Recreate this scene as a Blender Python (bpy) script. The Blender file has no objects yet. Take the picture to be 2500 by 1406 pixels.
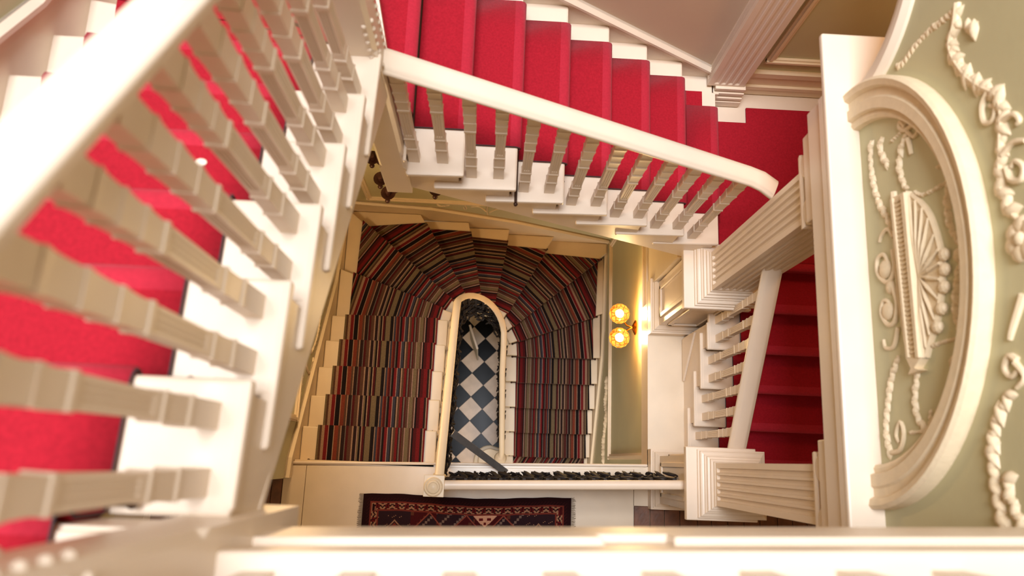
import bpy, bmesh, math, random
from mathutils import Vector, Matrix
random.seed(7)
S = bpy.context.scene
COL = S.collection
H = 9.29                                     # eye height above the ground-floor tiles
def Z(d): return H - d                       # d = metres below the eye
def lin(r, g, b):
    f = lambda c: c/12.92 if c <= .04045 else ((c+.055)/1.055)**2.4
    return (f(r/255), f(g/255), f(b/255), 1.0)

# ------------------------------------------------------------------ camera, world, lights, exposure
cam_d = bpy.data.cameras.new('camera'); cam = bpy.data.objects.new('camera', cam_d); COL.objects.link(cam)
Rw = ((0.9984319, 0.04634662, 0.03139632), (0.03823539, -0.97424267, 0.22223697), (0.04088757, -0.22068803, -0.97448704))
M = Matrix.Identity(4)
for i in range(3):
    M[i][0] = Rw[i][0]; M[i][1] = -Rw[i][1]; M[i][2] = -Rw[i][2]
M.translation = Vector((0, 0, H)); cam.matrix_world = M
cam_d.sensor_width = 36; cam_d.lens = 1859/2500*36; cam_d.clip_start = .02; cam_d.clip_end = 60
cam_d.dof.use_dof = True; cam_d.dof.focus_distance = 5.2; cam_d.dof.aperture_fstop = 2.0
S.camera = cam
w = bpy.data.worlds.new('world'); S.world = w; w.use_nodes = True
w.node_tree.nodes['Background'].inputs[0].default_value = (1.0, .58, .28, 1)
w.node_tree.nodes['Background'].inputs[1].default_value = .17
def area(name, loc, rot, sx, sy, power, col):
    l = bpy.data.lights.new(name, 'AREA'); l.shape = 'RECTANGLE'; l.size = sx; l.size_y = sy; l.energy = power; l.color = col
    o = bpy.data.objects.new(name, l); COL.objects.link(o); o.location = loc; o.rotation_euler = rot; return o
area('skylight', (-.35, .8, H+6.0), (0, 0, 0), 3.2, 3.2, 1080, (.90, .93, 1))
area('gallery_lamp', (2.15, 1.75, Z(2.2)), (0, 0, 0), .4, .4, 7, (1, .52, .2))
area('ground_hall_fill', (.2, -3.0, 1.6), (math.radians(82), 0, 0), 1.8, 2.0, 60, (1, .90, .78))  # added unseen fill brightening the ground hall; no door behind it
area('landing_hall_light', (1.6, -3.2, Z(3.9)), (math.radians(75), 0, 0), 1.6, 1.4, 8, (1, .86, .68))
def point(name, loc, power, col, r=.05):
    l = bpy.data.lights.new(name, 'POINT'); l.energy = power; l.color = col; l.shadow_soft_size = r
    o = bpy.data.objects.new(name, l); COL.objects.link(o); o.location = loc; return o
point('west_well_fill', (-1.15, 1.05, Z(4.75)), 30, (1, .66, .34), .12)  # added unseen warm fill for the lower well; no lamp stands here
point('landing_lamp', (-1.7, -.8, Z(3.8)), 5, (1, .60, .28), .12)
S.view_settings.view_transform = 'Standard'; S.view_settings.look = 'None'
S.view_settings.gamma = 1; S.view_settings.use_curve_mapping = False
S.view_settings.exposure = 0.35

# ------------------------------------------------------------------ materials
def mat(name, col, rough=.5, noise=0, nscale=20, bump=0, bscale=80, spec=.5, sheen=0, metal=0, dark=.8, attr=None, coat=0):
    m = bpy.data.materials.new(name); m.use_nodes = True
    nt = m.node_tree; b = nt.nodes['Principled BSDF']
    b.inputs['Base Color'].default_value = col; b.inputs['Roughness'].default_value = rough
    b.inputs['Specular IOR Level'].default_value = spec; b.inputs['Metallic'].default_value = metal
    if sheen: b.inputs['Sheen Weight'].default_value = sheen; b.inputs['Sheen Roughness'].default_value = .4; b.inputs['Sheen Tint'].default_value = (1, .6, .6, 1)
    if coat: b.inputs['Coat Weight'].default_value = coat; b.inputs['Coat Roughness'].default_value = .15
    tc = nt.nodes.new('ShaderNodeTexCoord')
    src = None
    if attr:
        a = nt.nodes.new('ShaderNodeAttribute'); a.attribute_name = attr; src = a.outputs['Color']
    if noise:
        n = nt.nodes.new('ShaderNodeTexNoise'); n.inputs['Scale'].default_value = nscale; n.inputs['Detail'].default_value = 6
        nt.links.new(tc.outputs['Object'], n.inputs['Vector'])
        r = nt.nodes.new('ShaderNodeMapRange'); r.inputs['From Min'].default_value = .3; r.inputs['From Max'].default_value = .7
        nt.links.new(n.outputs['Fac'], r.inputs['Value'])
        mx = nt.nodes.new('ShaderNodeMix'); mx.data_type = 'RGBA'; mx.blend_type = 'MULTIPLY'
        mx.inputs['Factor'].default_value = 1
        mx.inputs['A'].default_value = col
        if src: nt.links.new(src, mx.inputs['A'])
        r.inputs['To Min'].default_value = 1-noise; r.inputs['To Max'].default_value = 1
        nt.links.new(r.outputs['Result'], mx.inputs['B'])
        src = mx.outputs['Result']
    if src: nt.links.new(src, b.inputs['Base Color'])
    if bump:
        n2 = nt.nodes.new('ShaderNodeTexNoise'); n2.inputs['Scale'].default_value = bscale; n2.inputs['Detail'].default_value = 4
        nt.links.new(tc.outputs['Object'], n2.inputs['Vector'])
        bp = nt.nodes.new('ShaderNodeBump'); bp.inputs['Strength'].default_value = bump; bp.inputs['Distance'].default_value = .004
        nt.links.new(n2.outputs['Fac'], bp.inputs['Height']); nt.links.new(bp.outputs['Normal'], b.inputs['Normal'])
    return m
WHITE = mat('white_gloss_paint', lin(228, 210, 188), .38, .05, 6, .15, 14)
CREAM = mat('cream_paint', lin(228, 208, 176), .42, .06, 5, .15, 14)
FLOORW = mat('cream_floor_paint', lin(226, 208, 182), .3, .10, 4, .2, 9)
SAGE = mat('sage_wall_paint', lin(194, 187, 148), .6, .07, 3, .12, 40)
GREIGE = mat('greige_wall_paint', lin(206, 186, 160), .6, .06, 3, .12, 40)
PLASTER = mat('ivory_plaster', lin(228, 208, 174), .55, .08, 30, .3, 90)
REDC = mat('red_pile_carpet', lin(170, 30, 44), .95, .22, 90, .6, 420, .1, .12)
REDN = mat('red_pile_worn_sheen', lin(182, 43, 59), .95, .16, 90, .6, 420, .1, .12)  # lighter step edges: pile wear plus sheen put into the colour
BIND = mat('charcoal_binding', lin(62, 50, 52), .9)
STRIPE = mat('striped_wool', (1, 1, 1, 1), .95, .35, 160, .5, 380, .1, .15, attr='Col')
RUGM = mat('rug_wool', (1, 1, 1, 1), .97, .3, 220, .5, 400, .1, .1, attr='Col')
FRINGE = mat('rug_fringe', lin(150, 130, 105), .95, .3, 60)
BLACKT = mat('black_marble', lin(19, 20, 23), .3, .5, 9, .05, 20, .14)
WHITET = mat('cream_marble', lin(238, 214, 190), .3, .22, 7, .05, 20, .2)
GROUT = mat('tile_grout', lin(60, 54, 50), .8)
WOOD = mat('dark_floorboard', lin(122, 76, 48), .45, .55, 12, .3, 40)
IRON = mat('dark_bronze_iron', lin(40, 33, 32), .6, .3, 30, .2, 60, .3, 0, .2)
STEEL = mat('gunmetal_bar', lin(124, 121, 118), .35, .2, 30, 0, 60, .5, 0, .4)
ROD = mat('brown_rod', lin(60, 38, 26), .4, 0, 1, 0, 1, .5, 0, .5)
BRASS = mat('brass', lin(200, 130, 60), .25, 0, 1, 0, 1, .5, 0, 1)
GREYB = mat('grey_board', lin(168, 160, 146), .6)
def emis(name, col, s):
    m = bpy.data.materials.new(name); m.use_nodes = True; nt = m.node_tree
    b = nt.nodes['Principled BSDF']; b.inputs['Emission Color'].default_value = col; b.inputs['Emission Strength'].default_value = s
    b.inputs['Base Color'].default_value = col; return m
BULB = emis('glowing_bulb', (1, .86, .6, 1), 9)
def amber_glass():
    m = bpy.data.materials.new('amber_glass'); m.use_nodes = True; nt = m.node_tree
    b = nt.nodes['Principled BSDF']; b.inputs['Roughness'].default_value = .25
    b.inputs['Base Color'].default_value = (.03, .008, .001, 1)
    tc = nt.nodes.new('ShaderNodeTexCoord'); v = nt.nodes.new('ShaderNodeTexVoronoi'); v.inputs['Scale'].default_value = 24
    v.feature = 'DISTANCE_TO_EDGE'
    nt.links.new(tc.outputs['Object'], v.inputs['Vector'])
    r = nt.nodes.new('ShaderNodeValToRGB'); r.color_ramp.elements[0].position = .02; r.color_ramp.elements[0].color = (.9, .08, .005, 1)
    r.color_ramp.elements[1].position = .14; r.color_ramp.elements[1].color = (1, .60, .07, 1)
    nt.links.new(v.outputs['Distance'], r.inputs['Fac']); nt.links.new(r.outputs['Color'], b.inputs['Emission Color'])
    b.inputs['Emission Strength'].default_value = 1.25
    t = nt.nodes.new('ShaderNodeBsdfTransparent'); t.inputs[0].default_value = (1, .62, .25, 1)
    mx = nt.nodes.new('ShaderNodeMixShader'); mx.inputs[0].default_value = .3
    out = nt.nodes['Material Output']
    nt.links.new(b.outputs[0], mx.inputs[1]); nt.links.new(t.outputs[0], mx.inputs[2]); nt.links.new(mx.outputs[0], out.inputs[0])
    return m
AMBER = amber_glass()
BRONZE = mat('reddish_bronze', lin(74, 44, 36), .4, .3, 30, 0, 60, .5, 0, .4)

# ------------------------------------------------------------------ mesh builder
WPOS = {}
def wpos(o): return WPOS.get(o.name, Vector((0, 0, 0)))
class MB:
    def __init__(s): s.v = []; s.f = []; s.c = []
    def add(s, vs, fs, col=None):
        n = len(s.v); s.v += [tuple(p) for p in vs]
        for f in fs: s.f.append([i+n for i in f]); s.c.append(col)
        return s
    def box(s, x0, x1, y0, y1, z0, z1, col=None):
        return s.prism([(x0, y0), (x1, y0), (x1, y1), (x0, y1)], z0, z1, col)
    def prism(s, p, z0, z1, col=None):
        n = len(p)
        return s.add([(x, y, z0) for x, y in p]+[(x, y, z1) for x, y in p],
                     [list(range(n))[::-1], list(range(n, 2*n))]+[[i, (i+1) % n, n+(i+1) % n, n+i] for i in range(n)], col)
    def extr(s, pts, vec, col=None):
        n = len(pts); q = [tuple(Vector(p)+Vector(vec)) for p in pts]
        return s.add(list(pts)+q, [list(range(n))[::-1], list(range(n, 2*n))]+[[i, (i+1) % n, n+(i+1) % n, n+i] for i in range(n)], col)
    def loft(s, secs, caps=True, col=None):
        n = len(secs[0]); vs = [p for q in secs for p in q]; fs = []
        for k in range(len(secs)-1):
            for i in range(n):
                j = (i+1) % n; fs.append([k*n+i, k*n+j, (k+1)*n+j, (k+1)*n+i])
        if caps: fs += [list(range(n))[::-1], [(len(secs)-1)*n+i for i in range(n)]]
        return s.add(vs, fs, col)
    def tube(s, path, r, n=8, squash=None, col=None):
        P = [Vector(p) for p in path]; secs = []
        for k, p in enumerate(P):
            t = (P[min(k+1, len(P)-1)]-P[max(k-1, 0)])
            t = t.normalized() if t.length > 1e-9 else Vector((0, 0, 1))
            a = t.orthogonal().normalized() if squash is None else (Vector(squash)-t*t.dot(Vector(squash))).normalized()
            if squash is None and secs:
                a = (pa-t*t.dot(pa)).normalized()
            pa = a; b = t.cross(a); rr = r[k] if isinstance(r, (list, tuple)) else r
            sx, sy = (rr if not isinstance(rr, tuple) else rr[0]), (rr if not isinstance(rr, tuple) else rr[1])
            secs.append([p+a*(sx*math.cos(2*math.pi*i/n))+b*(sy*math.sin(2*math.pi*i/n)) for i in range(n)])
        return s.loft(secs, True, col)
    def lathe(s, prof, c, n=24, col=None):       # prof: (r, z)
        cx, cy, cz = c
        return s.loft([[(cx+r*math.cos(2*math.pi*i/n), cy+r*math.sin(2*math.pi*i/n), cz+z) for i in range(n)] for r, z in prof], True, col)
    def stack(s, prof, cx, cy, rx, ry, col=None): # square lathe, prof: (offset from rx/ry, z)
        return s.loft([[(cx-rx-o, cy-ry-o, z), (cx+rx+o, cy-ry-o, z), (cx+rx+o, cy+ry+o, z), (cx-rx-o, cy+ry+o, z)] for o, z in prof], True, col)
    def ball(s, c, r, n=8, m=6, ax=(1, 1, 1), rot=None, col=None):
        secs = []
        for k in range(m+1):
            t = math.pi*k/m; rr = max(math.sin(t), .02)
            q = [Vector((rr*math.cos(2*math.pi*i/n)*r*ax[0], rr*math.sin(2*math.pi*i/n)*r*ax[1], -math.cos(t)*r*ax[2])) for i in range(n)]
            if rot is not None: q = [rot @ p for p in q]
            secs.append([p+Vector(c) for p in q])
        return s.loft(secs, True, col)
    def mesh(s, name, recalc=True, origin=None):
        me = bpy.data.meshes.new(name)
        o = Vector(origin) if origin is not None else Vector((0, 0, 0))
        me.from_pydata([tuple(Vector(p)-o) for p in s.v], [], s.f)
        if any(c is not None for c in s.c):
            ca = me.color_attributes.new('Col', 'FLOAT_COLOR', 'CORNER')
            for p in me.polygons:
                c = s.c[p.index] or (1, 1, 1, 1)
                for li in p.loop_indices: ca.data[li].color = c
        if recalc:
            bm = bmesh.new(); bm.from_mesh(me); bmesh.ops.recalc_face_normals(bm, faces=bm.faces); bm.to_mesh(me); bm.free()
        me.update(); return me
    def build(s, name, m, parent=None, smooth=0, bevel=0, recalc=True, solid=0):
        xs = [p[0] for p in s.v]; ys = [p[1] for p in s.v]; zs = [p[2] for p in s.v]
        o = Vector(((min(xs)+max(xs))/2, (min(ys)+max(ys))/2, min(zs)))
        me = s.mesh(name, recalc, o)
        me.materials.append(m)
        ob = bpy.data.objects.new(name, me); COL.objects.link(ob)
        ob.location = o-(wpos(parent) if parent else Vector((0, 0, 0)))
        WPOS[ob.name] = o
        if parent: ob.parent = parent
        if smooth:
            me.polygons.foreach_set('use_smooth', [True]*len(me.polygons)); me.set_sharp_from_angle(angle=math.radians(smooth))
        if bevel:
            bv = ob.modifiers.new('bevel', 'BEVEL'); bv.width = bevel; bv.segments = 2; bv.limit_method = 'ANGLE'; bv.angle_limit = math.radians(50)
        if solid:
            so = ob.modifiers.new('thickness', 'SOLIDIFY'); so.thickness = solid; so.offset = 0
        return ob
def tag(o, label=None, cat=None, group=None, kind=None):
    if label: o['label'] = label
    if cat: o['category'] = cat
    if group: o['group'] = group
    if kind: o['kind'] = kind
    return o
def thing(name, label, cat, loc, group=None, kind=None):
    o = bpy.data.objects.new(name, None); COL.objects.link(o); o.location = loc; o.empty_display_size = .1
    WPOS[o.name] = Vector(loc); return tag(o, label, cat, group, kind)
def inst(name, me, loc, parent, rz=0, m=None):
    o = bpy.data.objects.new(name, me); COL.objects.link(o)
    if not me.materials and m: me.materials.append(m)
    o.location = Vector(loc)-wpos(parent); o.rotation_euler = (0, 0, rz); o.parent = parent; WPOS[o.name] = Vector(loc); return o
def struct(o): o['kind'] = 'structure'; return o

# ------------------------------------------------------------------ dimensions of the stair
RISE = .17
dL = lambda k: 1.47+RISE*k          # upper flight (descends north), nosing Y
yL = lambda k: .134+.236*k
xLe = lambda y: -.443+.041*(y-.134) # its open east edge
dA = lambda i: 3.511+RISE*i         # middle flight (descends east), nosing X
xA = lambda i: .115+.252*i
dD = lambda k: 4.53+RISE*k          # short flight down to the lower landing (descends south)
yD = lambda k: 1.242-.24*k
dS = lambda k: 5.55+RISE*k          # striped horseshoe stair
WX, NY, EX = -1.33, 2.27, 1.235     # walls of the lower stairwell
UWX, UNY = -1.48, 2.44              # walls of the upper stairwell

# ------------------------------------------------------------------ SETTING: ground floor
g = struct(MB().box(-2.2, 2.6, -4, 2.6, -.12, -.012).build('floor', GROUT)); 
HT = .1435
dm = MB().prism([(-HT+.003, 0), (0, -HT+.003), (HT-.003, 0), (0, HT-.003)], -.012, 0).mesh('tile')
dmb = dm.copy(); dm.materials.append(WHITET); dmb.materials.append(BLACKT)
for a in range(-3, 5):
    for b in range(-3, 6):
        inst('tile', dm, (-.146+.287*a, .317+.287*b, random.uniform(-.001, .001)), g)
        inst('tile', dmb, (-.146+.287*a+.1435, .317+.287*b+.1435, random.uniform(-.001, .001)), g)

# lower landing floor
LZ = Z(5.55)
fl = struct(MB().prism([(-2.3, -2.2), (2.8, -2.2), (2.8, 1.2), (1.2, 1.2), (1.2, .0), (-1.36, -.075), (-1.36, -.17), (-2.3, -.17)], LZ-.22, LZ-.02).build('floor', FLOORW))
xs = [-1.37, -1.215, 1.10]
for a, b in zip(xs[:-1], xs[1:]):
    y0 = lambda x: -.05+.026*x
    MB().prism([(a+.0015, -1.6), (b-.0015, -1.6), (b-.0015, y0(b)), (a+.0015, y0(a))], LZ-.02, LZ).build('painted_board', FLOORW, fl, bevel=.003)
MB().prism([(1.1015, -.27), (1.2, -.27), (1.2, .12), (1.2, .0), (1.1015, -.02)], LZ-.02, LZ).build('painted_board', FLOORW, fl)
MB().box(1.2, 1.475, .1, 1.0, LZ-.02, LZ).build('painted_board', FLOORW, fl)
x = 1.1015; k = 0
while x < 2.6:
    wd = random.uniform(.10, .13); MB().box(x+.002, x+wd-.002, -1.6, -.272 if x < 1.49 else .45, LZ-.02, LZ-.001-random.random()*.002).build('floorboard', WOOD, fl, bevel=.003); x += wd
x = -2.25
while x < -1.38:
    wd = min(random.uniform(.10, .13), -1.372-x); MB().box(x+.002, x+wd-.002, -1.6, -.172, LZ-.02, LZ-.001-random.random()*.002).build('floorboard', WOOD, fl, bevel=.003); x += wd
# landing edge nosing
MB().prism([(-1.36, -.075), (1.2, .0), (1.2, .02), (-1.36, -.055)], LZ-.05, LZ+.001).build('edge_nosing', WHITE, fl, bevel=.008)

# walls of the lower well
ww = struct(MB().box(-1.85, WX, -.17, 2.6, 0, Z(3.3)).build('wall_west', SAGE))
def strip_on_x(x, prot, pts, mat_, name, par, width):   # moulding on a wall x=const following (y, d) pts (top line), width downwards
    m = MB(); n = len(pts)
    sg = 1 if prot > 0 else -1
    prof = [(0, 0), (.35*prot, 0), (prot, -.25*width), (prot, -.5*width), (.6*prot, -.62*width), (.6*prot, -width), (0, -width)]
    m.loft([[(x+p, y, Z(d)+q) for p, q in prof] for y, d in pts], True)
    return m.build(name, mat_, par)
def strip_on_y(y, prot, pts, mat_, name, par, width):
    m = MB()
    prof = [(0, 0), (.35*prot, 0), (prot, -.25*width), (prot, -.5*width), (.6*prot, -.62*width), (.6*prot, -width), (0, -width)]
    m.loft([[(x, y+p, Z(d)+q) for p, q in prof] for x, d in pts], True)
    return m.build(name, mat_, par)
# sloped skirtings (board + moulding)
def skirt_x(x, prot, pts, low, par):
    MB().extr([(x, y, Z(d)) for y, d in pts]+[(x, y, Z(d)) for y, d in reversed(low)], (prot, 0, 0)).build('skirting_board', CREAM, par)
    strip_on_x(x, prot*1.9, pts, CREAM, 'skirting_moulding', par, .05)
def skirt_y(y, prot, pts, low, par):
    MB().extr([(x, y, Z(d)) for x, d in pts]+[(x, y, Z(d)) for x, d in reversed(low)], (0, prot, 0)).build('skirting_board', CREAM, par)
    strip_on_y(y, prot*1.9, pts, CREAM, 'skirting_moulding', par, .05)
skirt_x(WX, .018, [(-.165, 5.40), (-.03, 5.43), (1.45, 6.42), (2.26, 6.72)], [(-.165, 5.56), (-.03, 5.75), (1.45, 6.85), (2.26, 7.15)], ww)
wn = struct(MB().box(-1.85, 1.9, NY, 2.6, 0, Z(4.65)).build('wall_north', SAGE))
skirt_y(NY, -.018, [(WX+.02, 6.64), (-.55, 6.72), (.25, 7.0), (1.23, 7.5)], [(WX+.02, 7.3), (-.55, 7.4), (.25, 7.7), (1.23, 8.2)], wn)
we = struct(MB().box(EX, 1.9, -1.0, 2.6, 0, Z(5.61)).build('wall_east', SAGE))
skirt_x(EX, -.018, [(2.26, 7.62), (1.35, 7.75), (1.08, 7.82), (.0, 8.48)], [(2.26, 8.2), (1.35, 8.3), (1.08, 8.5), (.0, 9.1)], we)
def frame_x(x, prot, y0, y1, d0, d1, par, name='panel_moulding', w_=.045, mt=CREAM):
    for (a, b, c, e) in ((y0, y1, d0, d0+w_), (y0, y1, d1-w_, d1), (y0, y0+w_, d0+w_, d1-w_), (y1-w_, y1, d0+w_, d1-w_)):
        m = MB(); m.box(min(x, x+prot), max(x, x+prot), a, b, Z(e), Z(c)); 
        if b-a > e-c: m.box(min(x, x+prot*1.8), max(x, x+prot*1.8), a, b, Z(c+.6*(e-c)), Z(c+.25*(e-c)))
        else: m.box(min(x, x+prot*1.8), max(x, x+prot*1.8), a+.25*(b-a), b-.4*(b-a), Z(e), Z(c))
        m.build(name, mt, par)
def frame_y(y, prot, x0, x1, d0, d1, par, name='panel_moulding', w_=.045, mt=CREAM):
    for (a, b, c, e) in ((x0, x1, d0, d0+w_), (x0, x1, d1-w_, d1), (x0, x0+w_, d0+w_, d1-w_), (x1-w_, x1, d0+w_, d1-w_)):
        m = MB(); m.box(a, b, min(y, y+prot), max(y, y+prot), Z(e), Z(c))
        if b-a > e-c: m.box(a, b, min(y, y+prot*1.8), max(y, y+prot*1.8), Z(c+.6*(e-c)), Z(c+.25*(e-c)))
        else: m.box(a+.25*(b-a), b-.4*(b-a), min(y, y+prot*1.8), max(y, y+prot*1.8), Z(e), Z(c))
        m.build(name, mt, par)
frame_x(EX, -.016, .055, 2.2, 5.75, 7.40, we, w_=.05)
frame_x(WX, .016, .22, .64, 4.2, 5.56, ww)
frame_y(NY, -.016, -1.13, 1.1, 5.0, 6.58, wn, w_=.05)
# cream wall below the upper landing, between pedestal and north wall
MB().box(1.215, 1.9, 1.33, 2.6, Z(5.61), Z(4.72)).build('cream_upper_wall', CREAM, we)
strip_on_x(EX, -.03, [(-.2, 5.60), (2.26, 5.60)], WHITE, 'edge_moulding', we, .05)

# upper walls
wn2 = struct(MB().box(-1.8, 1.36, UNY, 2.7, Z(4.7), Z(-2.2)).build('wall_north', GREIGE))
wn3 = struct(MB().box(1.36, 2.9, UNY, 2.7, Z(4.7), Z(-2.2)).build('wall_north', SAGE))
ww2 = struct(MB().box(-1.8, UWX, -1.9, 2.7, Z(3.3), Z(-2.2)).build('wall_west', SAGE))
we2 = struct(MB().box(2.62, 2.8, -1.2, 2.5, Z(5.6), Z(1.9)).build('wall_east', SAGE))
frame_y(UNY, -.016, 1.62, 2.5, 2.55, 4.16, wn3, w_=.05)
# stepped dado rail and skirting on the landing's north wall
for d0, d1, p in ((4.26, 4.31, .03), (4.31, 4.42, .018), (4.42, 4.455, .035), (4.455, 4.53, .028)):
    MB().box(1.36, 2.62, UNY-p, UNY, Z(d1), Z(d0)).build('skirting_moulding', CREAM, wn3)
# sloped skirting beside the middle flight, west of the pilaster
MB().extr([(-.7, UNY, Z(2.88)), (1.34, UNY, Z(4.255)), (1.34, UNY, Z(4.55)), (-.7, UNY, Z(3.3))], (0, -.016, 0)).build('skirting_board', WHITE, wn2)
strip_on_y(UNY, -.04, [(-.7, 2.88), (1.34, 4.255)], WHITE, 'skirting_moulding', wn2, .075)
# sloped skirting on the upper west wall
MB().extr([(UWX, -.2, Z(1.05)), (UWX, 1.35, Z(2.18)), (UWX, 2.4, Z(2.75)), (UWX, 2.4, Z(3.1)), (UWX, 1.35, Z(2.55)), (UWX, -.2, Z(1.5))], (.014, 0, 0)).build('skirting_board', WHITE, ww2)
strip_on_x(UWX, .04, [(-.2, 1.05), (1.35, 2.18), (2.4, 2.75)], WHITE, 'skirting_moulding', ww2, .075)

struct(MB().box(1.57, 2.62, -1.2, UNY, Z(2.06), Z(1.9)).build('ceiling', CREAM))

# fluted pilaster on the north wall
def fluted(cx, cy, rx, ry, z0, z1, nf, depth, fm=.055):
    """square shaft with round-ended-looking flutes on every face"""
    def sec(z, on):
        pts = []
        for (ax, ay, bx, by, nx, ny, L) in ((-rx, -ry, rx, -ry, 0, 1, 2*rx), (rx, -ry, rx, ry, -1, 0, 2*ry), (rx, ry, -rx, ry, 0, -1, 2*rx), (-rx, ry, -rx, -ry, 1, 0, 2*ry)):
            pts.append((ax, ay))
            for i in range(nf):
                c = (i+.5)/nf; hw = .36/nf
                for t, dp in ((-1, 0), (-.72, .8), (0, 1), (.72, .8), (1, 0)):
                    u = fm/L+(c+t*hw)*(1-2*fm/L); dd = depth*dp*on
                    pts.append((ax+(bx-ax)*u+nx*dd, ay+(by-ay)*u+ny*dd))
        return [(cx+x, cy+y, z) for x, y in pts]
    return MB().loft([sec(z0, 0), sec(z0+.02, 0), sec(z0+.03, 1), sec(z1-.03, 1), sec(z1-.02, 0), sec(z1, 0)])
pil = struct(fluted(1.432, 2.405, .115, .055, Z(4.33), Z(1.2), 4, .008, .03).build('trim_1', WHITE))
m = MB(); m.box(1.36, 1.575, 2.315, UNY, Z(4.535), Z(4.47)); m.build('plinth_block', WHITE, pil, bevel=.004)
m = MB()
for d0, d1, y in ((4.47, 4.455, 2.325), (4.455, 4.425, 2.318), (4.425, 4.405, 2.332), (4.405, 4.375, 2.325), (4.375, 4.36, 2.338), (4.36, 4.33, 2.332)):
    m.box(1.362+(y-2.315)*.5, 1.57-(y-2.315)*.5, y, UNY, Z(d0), Z(d1))
m.build('base_moulding', WHITE, pil, bevel=.003)

# upper right landing
ld = struct(MB().prism([(1.40, 1.262), (2.62, 1.262), (2.62, UNY), (1.40, UNY)], Z(4.72), Z(4.545)).build('floor', WHITE))
tag(ld, None)

# ------------------------------------------------------------------ balusters, rails, columns
def sqsec(hw, z, gd):
    pts = []
    for (ax, ay, bx, by, nx, ny) in ((-1, -1, 1, -1, 0, 1), (1, -1, 1, 1, -1, 0), (1, 1, -1, 1, 0, -1), (-1, 1, -1, -1, 1, 0)):
        pts.append((ax*hw, ay*hw))
        for c in (-.46, 0, .46):
            for t, dp in ((-.16, 0), (-.09, 1), (.09, 1), (.16, 0)):
                u = (c+t+1)/2; pts.append((hw*(ax+(bx-ax)*u)+nx*gd*dp, hw*(ay+(by-ay)*u)+ny*gd*dp))
    return [(x, y, z) for x, y in pts]
BMESH = {}
def baluster_mesh(h):
    key = round(h/.02)
    if key in BMESH: return BMESH[key]
    h = key*.02
    P = [(0, .0255, 0), (.14, .0250, 0), (.142, .028, 0), (.150, .028, 0), (.156, .0245, 0), (.16, .0232, 0), (.245, .0232, 0), (.247, .0258, 0), (.256, .0258, 0),
         (.262, .0222, 0), (.285, .0212, 0), (.292, .0212, .0035), (.50, .0228, .0035), (.506, .0228, 0), (.518, .0228, 0), (.52, .0258, 0), (.532, .0258, 0), (.536, .0225, 0)]
    top = h-.536; n = 4
    for i in range(n):
        z = .536+top*(i+.0)/n; a = .0225+.0010*i; L = top/n
        P += [(z+.008, a, 0), (z+.45*L, a+.0004, 0), (z+.72*L, a+.0016, 0), (z+.88*L, a+.0036, 0), (z+.96*L, a+.0036, 0), (z+L-.004, a+.0015, 0)]
    me = MB().loft([[(x, y*.8, zz) for x, y, zz in sqsec(hw, z, gd)] for z, hw, gd in P]).mesh('baluster'); me.materials.append(WHITE); BMESH[key] = me; return me
RAILP = [(0, .036), (.022, .0355), (.036, .031), (.040, .024), (.044, .023), (.050, .014), (.050, .002), (.044, -.008), (.038, -.012), (.034, -.028), (0, -.03)]
RAILP = [(u, v) for u, v in RAILP]+[(-u, v) for u, v in reversed(RAILP[1:-1])]
def sweep(path, prof, scale=1.0):
    P = [Vector(p) for p in path]; secs = []
    for k, p in enumerate(P):
        t = P[min(k+1, len(P)-1)]-P[max(k-1, 0)]; h = Vector((t.x, t.y, 0)).normalized(); lat = Vector((h.y, -h.x, 0))
        secs.append([p+lat*(u*scale)+Vector((0, 0, v*scale)) for u, v in prof])
    return MB().loft(secs)

# --- upper flight balustrade (left)
bz = thing('balustrade', 'white balustrade of the upper red flight, close to the eye at left', 'balustrade', (-.5, .5, Z(1.7)))
xc = lambda y: -.515+.041*y
rd = lambda y: 1.47+.72*(y-.134)-.80
sweep([(xc(y), y, Z(rd(y))) for y in (-.15, .3, .8, 1.30)], RAILP).build('handrail', WHITE, bz, smooth=50)
for j in range(11):
    y = -.058+.1215*j; kk = math.ceil((y-.134+.02)/.236); z = Z(dL(max(kk, 0)))
    inst('baluster', baluster_mesh(Z(rd(y))-.02-z), (xc(y), y, z), bz, math.pi/2-.041)
# --- middle flight balustrade
bz = thing('balustrade', 'white balustrade of the middle red flight, rail sloping down to the right', 'balustrade', (.45, 1.36, Z(3.6)))
rA = lambda x: 2.45+(x+.42)*(3.42-2.45)/1.74
sweep([(-.44, 1.355, Z(rA(-.44))), (.4, 1.357, Z(rA(.4))), (1.22, 1.36, Z(rA(1.22))), (1.29, 1.352, Z(rA(1.29))+.002), (1.36, 1.325, Z(rA(1.36))+.004)], RAILP).build('handrail', WHITE, bz, smooth=50)
for j in range(13):
    x = -.369+.1315*j; i = math.ceil((x+.01-.115)/.252); z = Z(dA(i))
    inst('baluster', baluster_mesh(Z(rA(x))-.02-z), (x, 1.362+.006*x, z), bz)
# --- short flight balustrade (right)
bz = thing('balustrade', 'white balustrade of the short flight between the two columns', 'balustrade', (1.52, .6, Z(5)))
rD = lambda y: 4.53+.708*(1.242-y)-.76
sweep([(1.515, 1.13, Z(rD(1.13))), (1.515, .6, Z(rD(.6))), (1.515, .10, Z(rD(.10)))], RAILP, 1.1).build('handrail', WHITE, bz, smooth=50)
for j in range(7):
    y = .955-.1215*j; kk = math.ceil((1.242-y)/.24-.02); z = Z(dD(kk))
    inst('baluster', baluster_mesh(Z(rD(y))-.02-z), (1.520, y, z), bz, math.pi/2)
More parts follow.
